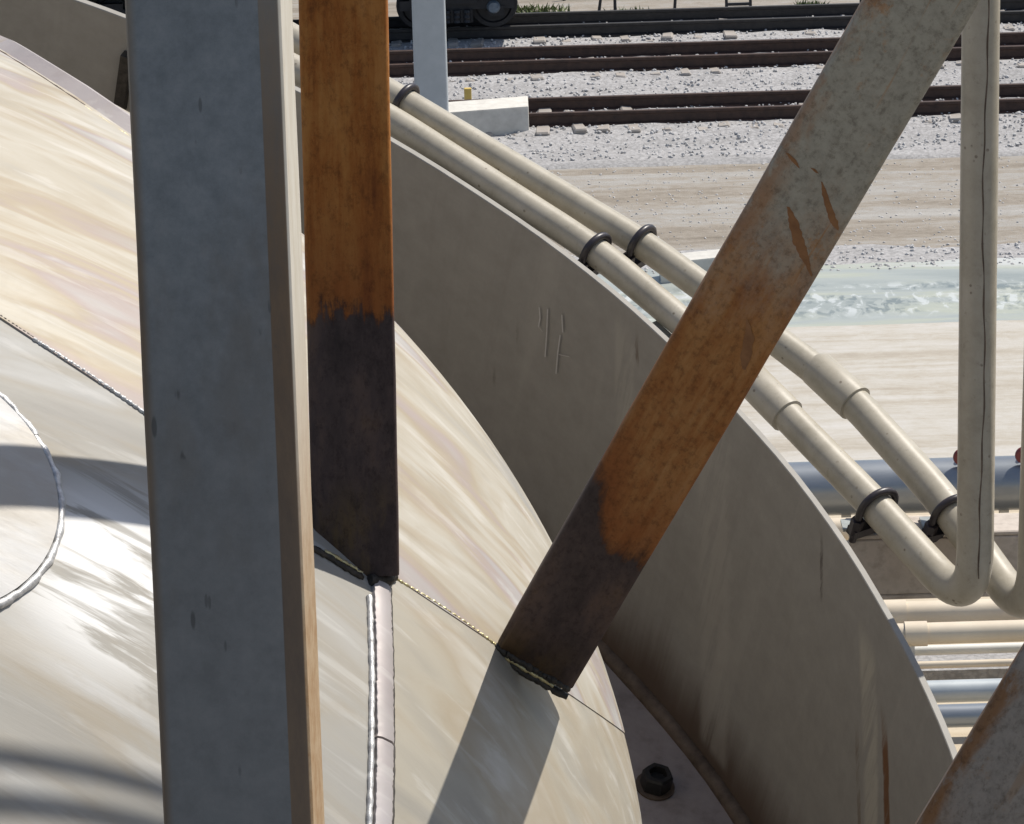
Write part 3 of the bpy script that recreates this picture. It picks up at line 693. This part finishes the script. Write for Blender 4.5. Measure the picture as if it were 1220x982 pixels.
def plane_path(px0, px1, n=140):
    """points of the long seam between two columns of pixels"""
    a, b = domeV(*px0), domeV(*px1); out = []
    for k in range(n+1):
        p = a.lerp(b, k/n); l = tol(p); l -= nA*nA.dot(l-s1)
        q = BASEV+l; c = Vector((RC.x, RC.y, DZ)); v = q-c
        s = 1/math.sqrt((v.x/DR)**2+(v.y/DR)**2+(v.z/DH)**2); out.append(c+v*s)
    return out
def bead(name, P, rad, mat, parent, jitter=.35, seg=8, lift=.45):
    jitter *= .4
    pts, rr = [], []
    ph = 0
    for p in P:
        ph += random.uniform(.5, 1.1); r = rad*(1+jitter*math.sin(ph)*random.uniform(.4, 1)); rr.append(r)
        pts.append(tol(p)+dome_n(p)*rad*lift+Vector((random.gauss(0, 1), random.gauss(0, 1), random.gauss(0, 1)))*rad*jitter*.35)
    V, Fc = sweep(pts, rr, seg); return link(name, V, Fc, mat, parent, smooth=70)
bead('weld_seam', plane_path((-40, 352), (60, 417), 160), .003, 'weld_dark', dome, .6)
bead('weld_seam', plane_path((40, 405), (185, 503), 160), .0042, 'weld_bright', dome, .7)
bead('weld_seam', plane_path((180, 498), (380, 632), 160), .003, 'weld_gold', dome, .6)
bead('weld_seam', plane_path((470, 690), (592, 771), 160), .0035, 'weld_gold', dome, .7)
# upright cover strip in two lengths with its bright weld on the left
def strip(name, px, wl, wr, th, mat):
    V, Fc = [], []
    P = on_dome_path(px)
    for i, p in enumerate(P):
        t = (P[min(i+1, len(P)-1)]-P[max(i-1, 0)]).normalized(); nn = dome_n(p); s = t.cross(nn)
        j = random.gauss(0, .0008)
        for (q, h) in ((-wl+j, -.004), (-wl+j, th*.7), (-wl*.6, th), (wr*.6, th), (wr+j, th*.7), (wr+j, -.004)): V.append(tol(p)+s*-q+nn*h)
    m = 6
    for i in range(len(P)-1):
        for k in range(m-1): Fc.append((i*m+k, i*m+k+1, (i+1)*m+k+1, (i+1)*m+k))
    Fc += [tuple(range(m)), tuple(range((len(P)-1)*m, len(P)*m))]
    return link(name, V, Fc, mat, dome, smooth=30)
strip('cover_strip', [(452, 698), (455, 790), (456, 884)], .021, .021, .014, 'stainless_band')
strip('cover_strip', [(456, 887), (455, 950), (452, 1040), (440, 1350)], .022, .020, .014, 'stainless_band')
bead('weld_seam', on_dome_path([(439, 712), (442, 800), (441, 900), (437, 1030), (425, 1350)]), .0065, 'weld_bright', dome, .35)
bead('weld_seam', on_dome_path([(464, 702), (467, 800), (468, 900), (466, 1030), (455, 1350)]), .004, 'weld_dark', dome, .4)
# rolled edge band along the far outline
def edge_band(px, h, lean, mat, th=.012):
    P = on_dome_path(px); V, Fc = [], []
    for i, p in enumerate(P):
        nn = dome_n(p); t = (P[min(i+1, len(P)-1)]-P[max(i-1, 0)]).normalized(); s = t.cross(nn)
        for (q, z) in ((0, -.01), (0, h), (th, h), (th, -.01)): sg = 1 if s.dot(FV) > 0 else -1; V.append(tol(p)+nn*z+s*(sg*q)+s*(sg*lean*max(z, 0)))
    for i in range(len(P)-1):
        for k in range(4): k2 = (k+1) % 4; Fc.append((i*4+k, i*4+k2, (i+1)*4+k2, (i+1)*4+k))
    return link('edge_band', V, Fc, mat, dome, smooth=30)
edge_band([(-60, 26), (0, 62), (80, 112), (155, 164), (250, 226), (352, 296)], .030, 1.4, 'stainless_band')
bead('weld_seam', on_dome_path([(-60, 26), (0, 63), (50, 94), (100, 127)]), .004, 'brown_fillet', dome, .4)
bead('weld_seam', on_dome_path([(100, 128), (155, 165), (250, 227), (352, 297)]), .003, 'weld_gold', dome, .4)
# round pad at the left with its rippled weld
edge = [domeV(*p) for p in ((0, 470), (22, 505), (42, 545), (60, 588), (69, 625), (63, 665), (40, 693), (0, 711))]
nn = dome_n(domeV(0, 600)); e1 = nn.orthogonal().normalized(); e2 = nn.cross(e1); o0 = domeV(0, 600)
import numpy as np
q = np.array([[(p-o0).dot(e1), (p-o0).dot(e2)] for p in edge]); Am = np.c_[2*q, np.ones(len(q))]; sol = np.linalg.lstsq(Am, (q**2).sum(1), rcond=None)[0]
prd = float(math.sqrt(sol[2]+sol[0]**2+sol[1]**2)); pc = o0+e1*float(sol[0])+e2*float(sol[1])
def snap(p):
    c = Vector((RC.x, RC.y, DZ)); v = p-c; return c+v/math.sqrt((v.x/DR)**2+(v.y/DR)**2+(v.z/DH)**2)
V, Fc = [tol(snap(pc))+dome_n(snap(pc))*.012], []
NR, NA = 14, 72
for i in range(1, NR+1):
    for k in range(NA):
        a = 2*math.pi*k/NA; p = snap(pc+(e1*math.cos(a)+e2*math.sin(a))*prd*(i/NR)); V.append(tol(p)+dome_n(p)*.012)
for k in range(NA): V.append(tol(snap(pc+(e1*math.cos(2*math.pi*k/NA)+e2*math.sin(2*math.pi*k/NA))*prd)))
for k in range(NA): Fc.append((0, 1+k, 1+(k+1) % NA))
for i in range(NR):
    for k in range(NA): k2 = (k+1) % NA; Fc.append((1+i*NA+k, 1+(i+1)*NA+k, 1+(i+1)*NA+k2, 1+i*NA+k2))
pad = link('round_pad', V, Fc, 'stainless_pad', dome, smooth=40)
bead('weld_seam', [snap(pc+(e1*math.cos(2*math.pi*k/220)+e2*math.sin(2*math.pi*k/220))*(prd+.008)) for k in range(221)], .0085, 'weld_bright', pad, .7, 10)

# ------------------------------------------------------------------ struts of the frame standing on the dome
FRONT = Vector((0, -1, 0))
def fit_tube(name, foot, top, wid, mat, length_up, length_dn, label, dep=None, rad=.016, twist=0.0, cat='strut', prof=None, group='steel struts over the dome', front=None):
    m, L = frame(foot, top, front or FRONT)
    m = m @ Matrix.Rotation(R(twist), 3, 'Z')
    e = empty(name, foot, m); tag(e, label, cat, group)
    V, Fc = profile_tube(prof or rrect(wid, dep or wid, rad), -length_dn, length_up, 24, .0004)
    link('tube', V, Fc, mat, e, smooth=35)
    return e, m, L
# upright rusty strut: edges (355..460, y=0) and (372..475, y=660)
P2 = domeW(424, 676); d2 = (P2-CAM).dot(FW)
w2 = 103/FPX*d2
top2 = at_depth(408, 0, d2); top2 = P2+Vector((0, 0, 1))*((top2-P2).length)
tx = at_depth(408.5, 0, (top2-CAM).dot(FW)); top2 = Vector((tx.x, top2.y, top2.z))
edge2 = ((at_depth(420, 366, d2)-P2).length); 
burnt('rust_upright', edge2, 1.9, (0.36, 0.31, 0.21), (0.30, 0.10, 0.018), (0.385, 0.158, 0.037), 2.0, .12, .7, 0, 0, .45)
st2, m2, L2 = fit_tube('upright_strut', P2+Vector((0, .028, 0)), top2+Vector((0, .028, 0)), w2, 'rust_upright', 3.0, .02, 'rust orange upright square tube with scorched black lower end', .05, .010, -.6)
# rusty diagonal strut
P1 = domeW(636, 793); d1 = (P1-CAM).dot(FW); w1 = 104/FPX*d1
top1 = at_depth(1097, 0, d1-1.4)
def proj(P):
    v = P-CAM; z = v.dot(FW); return W0/2+FPX*v.dot(RW)/z, H0/2-FPX*v.dot(UW)/z
lo_, hi_ = 0.0, 2.0
for _ in range(40):
    mm = (lo_+hi_)/2
    if proj(P1+(top1-P1).normalized()*mm)[1] > 622: lo_ = mm
    else: hi_ = mm
edge1 = lo_
burnt('rust_diagonal', edge1, edge1+.75*((top1-P1).length-edge1), (0.315, 0.305, 0.262), (0.265, 0.105, 0.029), (0.335, 0.162, 0.056), 5.0, .09, .6, .16, .5)
dirn = (top1-P1).normalized()
st1, m1, L1 = fit_tube('diagonal_strut', P1, top1, w1, 'rust_diagonal', (top1-P1).length+2.2, .16, 'long diagonal square tube, beige above, rusty, scorched black at the foot', w1*.9, .014, 1.5, front=(CAM-(P1+top1)/2).normalized())
def z_for_row(st, x, y, row):
    lo, hi = -1.0, 1.0
    for _ in range(40):
        m_ = (lo+hi)/2
        if proj(st.matrix_world @ Vector((x, y, m_)))[1] > row: lo = m_
        else: hi = m_
    return lo
zl, zr = z_for_row(st1, -w1/2, -w1*.45, 771), z_for_row(st1, w1/2, -w1*.45, 823)
for v in st1.children[0].data.vertices:
    v.co.z = max(v.co.z, zl+(zr-zl)*(v.co.x+w1/2)/w1)
def face_pt(x, y):
    mi = st1.matrix_world.inverted(); o_ = mi @ CAM; d_ = (mi.to_3x3() @ ray(x, y)); t = (-w1*.45-.0006-o_.y)/d_.y; return o_+d_*t
for ctr, wd in (([(939, 246), (945, 262), (951, 285), (956, 300), (962, 315), (967, 329)], [2, 6, 8, 7, 3.5, 1]), ([(979, 216), (983, 232), (989, 252), (994, 265), (998, 274)], [1, 4, 5, 5.5, 1]), ([(938, 182), (945, 190), (952, 200)], [2, 4, 1]), ([(890, 380), (893, 400), (889, 425), (886, 440)], [1, 6, 7, 2]), ([(968, 200), (974, 206)], [3, 2])):
    V, Fc = [], []; pp_ = []
    for k in range(len(ctr)*5-4):
        i, t = divmod(k, 5); t /= 5; i2 = min(i+1, len(ctr)-1); pp_.append((ctr[i][0]*(1-t)+ctr[i2][0]*t, ctr[i][1]*(1-t)+ctr[i2][1]*t, wd[i]*(1-t)+wd[i2]*t))
    for (x_, y_, w_) in pp_: V += [face_pt(x_-w_*random.uniform(.75, 1.1), y_), face_pt(x_+w_*random.uniform(.75, 1.1), y_+1)]
    for i in range(len(pp_)-1): Fc.append((2*i, 2*i+1, 2*i+3, 2*i+2))
    link('rust_drip', V, Fc, 'rust_drip', st1)
# lower right diagonal strut, foot outside the frame
a = at_depth(1158, 982, d1-1.0); b = at_depth(1158+155, 982-254, d1-1.25)
burnt('rust_corner', -1.6, .25, (0.25, 0.228, 0.205), (0.20, 0.10, 0.042), (0.235, 0.15, 0.085), 9.0, .06, .5, 0, .9)
st3, m3, L3 = fit_tube('diagonal_strut', a, b, w1, 'rust_corner', 2.6, 1.15, 'grey brown diagonal square tube cut off by the bottom right corner', w1*.9, .014, 1.5, front=(CAM-a).normalized())
# big blue grey column
dc_ = 8.55
cb = at_depth(266, 491, dc_); wf = 182/FPX*dc_
h = wf/2
prof = [(-h+.012, -h), (h-.036, -h), (h-.034, -h+.001), (h-.006, -h+.011), (h, -h+.018), (h, h-.02), (h-.02, h), (-h+.02, h), (-h, h-.02), (-h, -h+.012), (-h+.004, -h+.004)]
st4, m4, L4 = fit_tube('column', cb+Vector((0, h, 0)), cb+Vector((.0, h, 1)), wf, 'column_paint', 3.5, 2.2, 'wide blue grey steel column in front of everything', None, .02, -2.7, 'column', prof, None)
# dark welds at the feet; gold beads imitate the lit slits beneath
def foot_weld_slit(strut, px, rad, mat): 
    P = on_dome_path(px); m = strut.matrix_world.inverted()
    pts, rr = [], []
    for p in P:
        q = m @ (Q @ (p+dome_n(p)*rad*.4)); pts.append(q+Vector((random.gauss(0, 1), random.gauss(0, 1), random.gauss(0, 1)))*rad*.15); rr.append(rad*random.uniform(.7, 1.25))
    V, Fc = sweep(pts, rr, 8); link('foot_weld_slit', V, Fc, mat, strut, smooth=70)
def edge_weld_slit(strut, k0, k1, rad, mat, dz=0.0):
    pts, rr = [], []
    for k in range(25):
        t = k0+(k1-k0)*k/24; pts.append(Vector((-w1/2+w1*t, -w1*.45+rad*.2, zl+(zr-zl)*t+dz+random.gauss(0, rad*.15)))); rr.append(rad*random.uniform(.75, 1.25))
    V, Fc = sweep(pts, rr, 8); link('foot_weld_slit', V, Fc, mat, strut, smooth=70)
edge_weld_slit(st1, -.02, .5, .009, 'weld_dark'); edge_weld_slit(st1, .5, .97, .008, 'weld_dark'); edge_weld_slit(st1, .15, .8, .005, 'weld_gold', -.013); edge_weld_slit(st1, -.02, 1.0, .008, 'weld_dark', -.024)
foot_weld_slit(st2, [(368, 652), (395, 668), (432, 690)], .007, 'weld_dark')
foot_weld_slit(st2, [(386, 657), (408, 670), (430, 684)], .005, 'weld_gold')
foot_weld_slit(st2, [(438, 692), (455, 694), (468, 689)], .012, 'weld_dark')

# ------------------------------------------------------------------ unseen tubes added overhead to cast shadow bands on the dome
def lift(x, y, t): return domeW(x, y)+SUN*t
for (pa, pb, rad, lab) in (((-40, 897), (197, 943), .016, 'upper unseen tube added to cast a shadow band on the dome'), ((-40, 955), (197, 990), .018, 'lower unseen tube added to cast a shadow band on the dome')):
    p, q = lift(*pa, 3.3), lift(*pb, 3.3); d = (q-p)
    V, Fc = sweep([p-d*3, q+d*2.2], rad, 12); mid = (p+q)/2
    o = link('shadow_tube', [Vector(v)-mid for v in V], Fc, 'galvanised', smooth=40); o.location = mid; tag(o, lab, 'guard rail')

# ------------------------------------------------------------------ paired pipes outside the wall
PZ = -0.012; PR = 18.0/FPX*12.4
def pipe_pts(px, z=PZ): return [toW(planeV(x, y, z)) for x, y in px]
p1 = pipe_pts([(230, 20), (462, 140), (711, 299), (905, 462), (1040, 600), (1161, 733)])
p2 = pipe_pts([(230, -22), (465, 112), (765, 290), (935, 413), (1010, 470), (1120, 592), (1232, 748)])
r1 = p1[-1]; r2 = p2[-1]
def riser(end, px, py):
    d = (end-CAM).dot(FW); q = at_depth(px, py, d-.05); return Vector((q.x, end.y-.02, q.z))
path1 = fillet(p1+[riser(r1, 1151, -120)], [1.5, 1.5, 1.5, 1.5, .10], 14)
path2 = fillet(p2+[riser(r2, 1236, -120)], [1.5, 1.5, 1.5, 1.5, 1.5, .10], 14)
def pipe_thing(path, label, coup, mat):
    e = empty('conduit_pipe', path[0]); tag(e, label, 'pipe', 'paired pipes outside the ring wall')
    pts = [p-path[0] for p in dense(path, .12)]
    n_ = len(pts); zt = path[-1].z-path[0].z
    rd = [PR*(1.0+.16*max(0.0, min(1.0, (proj(p+path[0])[0]-880)/260))) for p in pts]
    V, Fc = sweep(pts, rd, 22); link('tube', V, Fc, mat, e, smooth=40)
    # socket coupling
    c0 = toW(planeV(*coup, PZ)); i = min(range(1, len(pts)-1), key=lambda k: (pts[k]+path[0]-c0).length)
    PRc = rd[i]; t = (pts[i+1]-pts[i-1]).normalized(); c = c0-path[0]; q = pts[i]+t*(c-pts[i]).dot(t)
    V, Fc = sweep([q-t*.12, q-t*.11, q-t*.0, q+t*.034, q+t*.036], [PRc*1.01, PRc*1.15, PRc*1.18, PRc*1.18, PRc*1.0], 22); link('coupling', V, Fc, mat, e, smooth=30)
    return e
pipe_thing(path1, 'beige pipe next to the wall, rising upright at the right', (932, 484), 'pipe_beige')
pipe_thing(path2, 'outer beige pipe, rising at the right photo edge', (1013, 469), 'pipe_beige')
# thin wavy dark line down the front of the inner riser
e_ = [o for o in bpy.data.objects if o.name == 'conduit_pipe'][0]
top_ = path1[-1]; bot_ = r1+Vector((0, 0, .10)); pts = []
for k in range(90):
    t = k/89; c = Vector((top_.x+(bot_.x-top_.x)*t, top_.y, bot_.z+(top_.z-bot_.z)*(1-t))); c.x = path1[-1].x+(path1[-2].x-path1[-1].x)*((top_.z-c.z)/max(.01, top_.z-path1[-2].z)); c.y = path1[-1].y+(path1[-2].y-path1[-1].y)*((top_.z-c.z)/max(.01, top_.z-path1[-2].z))
    an = R(-78)+.10*math.sin(k*.13)+.03*math.sin(k*.7); pts.append(c+Vector((math.cos(an), math.sin(an), 0))*(PR*1.155)-path1[0])
V, Fc = sweep(pts, [.0017+.0008*math.sin(k*.9)*random.random() for k in range(90)], 6); link('dark_line', V, Fc, 'brown_fillet', e_, smooth=60)
# rubber lined clamps round the pipes
def clamp(path, px, py, label, foot=.07):
    c0 = toW(planeV(px, py, PZ)); D = dense(path, .03); i = min(range(1, len(D)-1), key=lambda k: (D[k]-c0).length)
    c = D[i]; t = (D[i+1]-D[i-1]).normalized(); up = Q @ Vector((0, 0, 1)); up = (up-t*up.dot(t)).normalized(); s = t.cross(up)
    e = empty('pipe_clamp', c-up*(PR+foot)); tag(e, label, 'pipe clamp', 'black clamps on the paired pipes')
    o = e.location; rr = PR*(1.16 if px > 1000 else 1.0)+.009; pts = [c+s*rr-up*(rr+foot*.5)]
    for k in range(0, 25): a = math.pi*k/24; pts.append(c+s*rr*math.cos(a)+up*rr*math.sin(a))
    pts.append(c-s*rr-up*(rr+foot*.5))
    V, Fc = sweep([p-o for p in pts], .0095, 10); link('u_bolt', V, Fc, 'rubber_black', e, smooth=60)
    for sg in (-1, 1):
        q = c+s*rr*sg-up*(rr*.75)-o; V, Fc = sweep([q-up*.02, q+up*.02], .017, 6); link('nut', V, Fc, 'rubber_black', e, smooth=30)
    m = Matrix((s, t, up)).transposed()
    bx_, fx = box(-rr-.012, rr+.012, -.016, .016, -PR-.030, -PR-.008); V = [m @ Vector(v)+c-o for v in bx_]; link('saddle', V, fx, 'rubber_black', e)
clamp(path2, 484, 117, 'black clamp on the outer pipe right beside the rusty upright strut')
clamp(path1, 711, 299, 'black clamp on the inner pipe above the middle of the wall')
clamp(path2, 764, 289, 'black clamp on the outer pipe above the middle of the wall')
clamp(path1, 1046, 606, 'black clamp on the inner pipe over the support beam')
clamp(path2, 1136, 612, 'black clamp on the outer pipe half hidden behind the vertical pipe')
# support beam under the clamps at the right
pa = toW(planeV(1046, 606, PZ)); db = (pa-CAM).dot(FW)
bl = at_depth(1012, 638, db+.04); br = at_depth(1330, 630, db+.02)
bm_ = empty('support_beam', bl); tag(bm_, 'grey brown channel beam carrying the clamped pipes', 'beam')
Lb = (br-bl).length
V, Fc = boxes([(0, Lb, 0, .012, -.15, -.013), (0, Lb, 0, .16, -.012, 0), (0, Lb, 0, .10, -.163, -.151)])
o = link('channel', V, Fc, 'beam_paint', bm_); bevel(o, .003, 1)
for xx in ((pa-bl).x-.02, (pa-bl).x+.17):
    V, Fc = box(xx-.06, xx+.05, .03, .12, .001, .008); link('pad_plate', V, Fc, 'galvanised', bm_)
# small ledge plates between wall and pipe
def ledge(px0, px1, r0, r1, z, label):
    P0 = planeV(*px0, 0); P1_ = planeV(*px1, 0); a0_ = math.atan2(P0.y-RC.y, P0.x-RC.x); a1_ = math.atan2(P1_.y-RC.y, P1_.x-RC.x)
    V, Fc = [], []; n = 14
    for k in range(n+1):
        a = a0_+(a1_-a0_)*k/n
        for (r, zz) in ((r0, z), (r1, z), (r1, z-.01), (r0, z-.01)): V.append(toW((RC.x+r*math.cos(a), RC.y+r*math.sin(a), zz)))
    for k in range(n):
        for i in range(4): j = (i+1) % 4; Fc.append((k*4+i, k*4+j, (k+1)*4+j, (k+1)*4+i))
    Fc += [(0, 1, 2, 3), (n*4+3, n*4+2, n*4+1, n*4)]
    c = V[0]; o = link('ledge_plate', [v-c for v in V], Fc, 'galvanised'); o.location = c; tag(o, label, 'ledge plate', 'ledge plates outside the wall')
ledge((500, 185), (690, 312), RR+TH+.004, RR+.055, -.075, 'long thin ledge plate outside the wall left of the middle clamps')
ledge((762, 374), (812, 424), RR+TH+.004, RR+.075, -.05, 'small pale ledge plate outside the wall beside the diagonal strut')
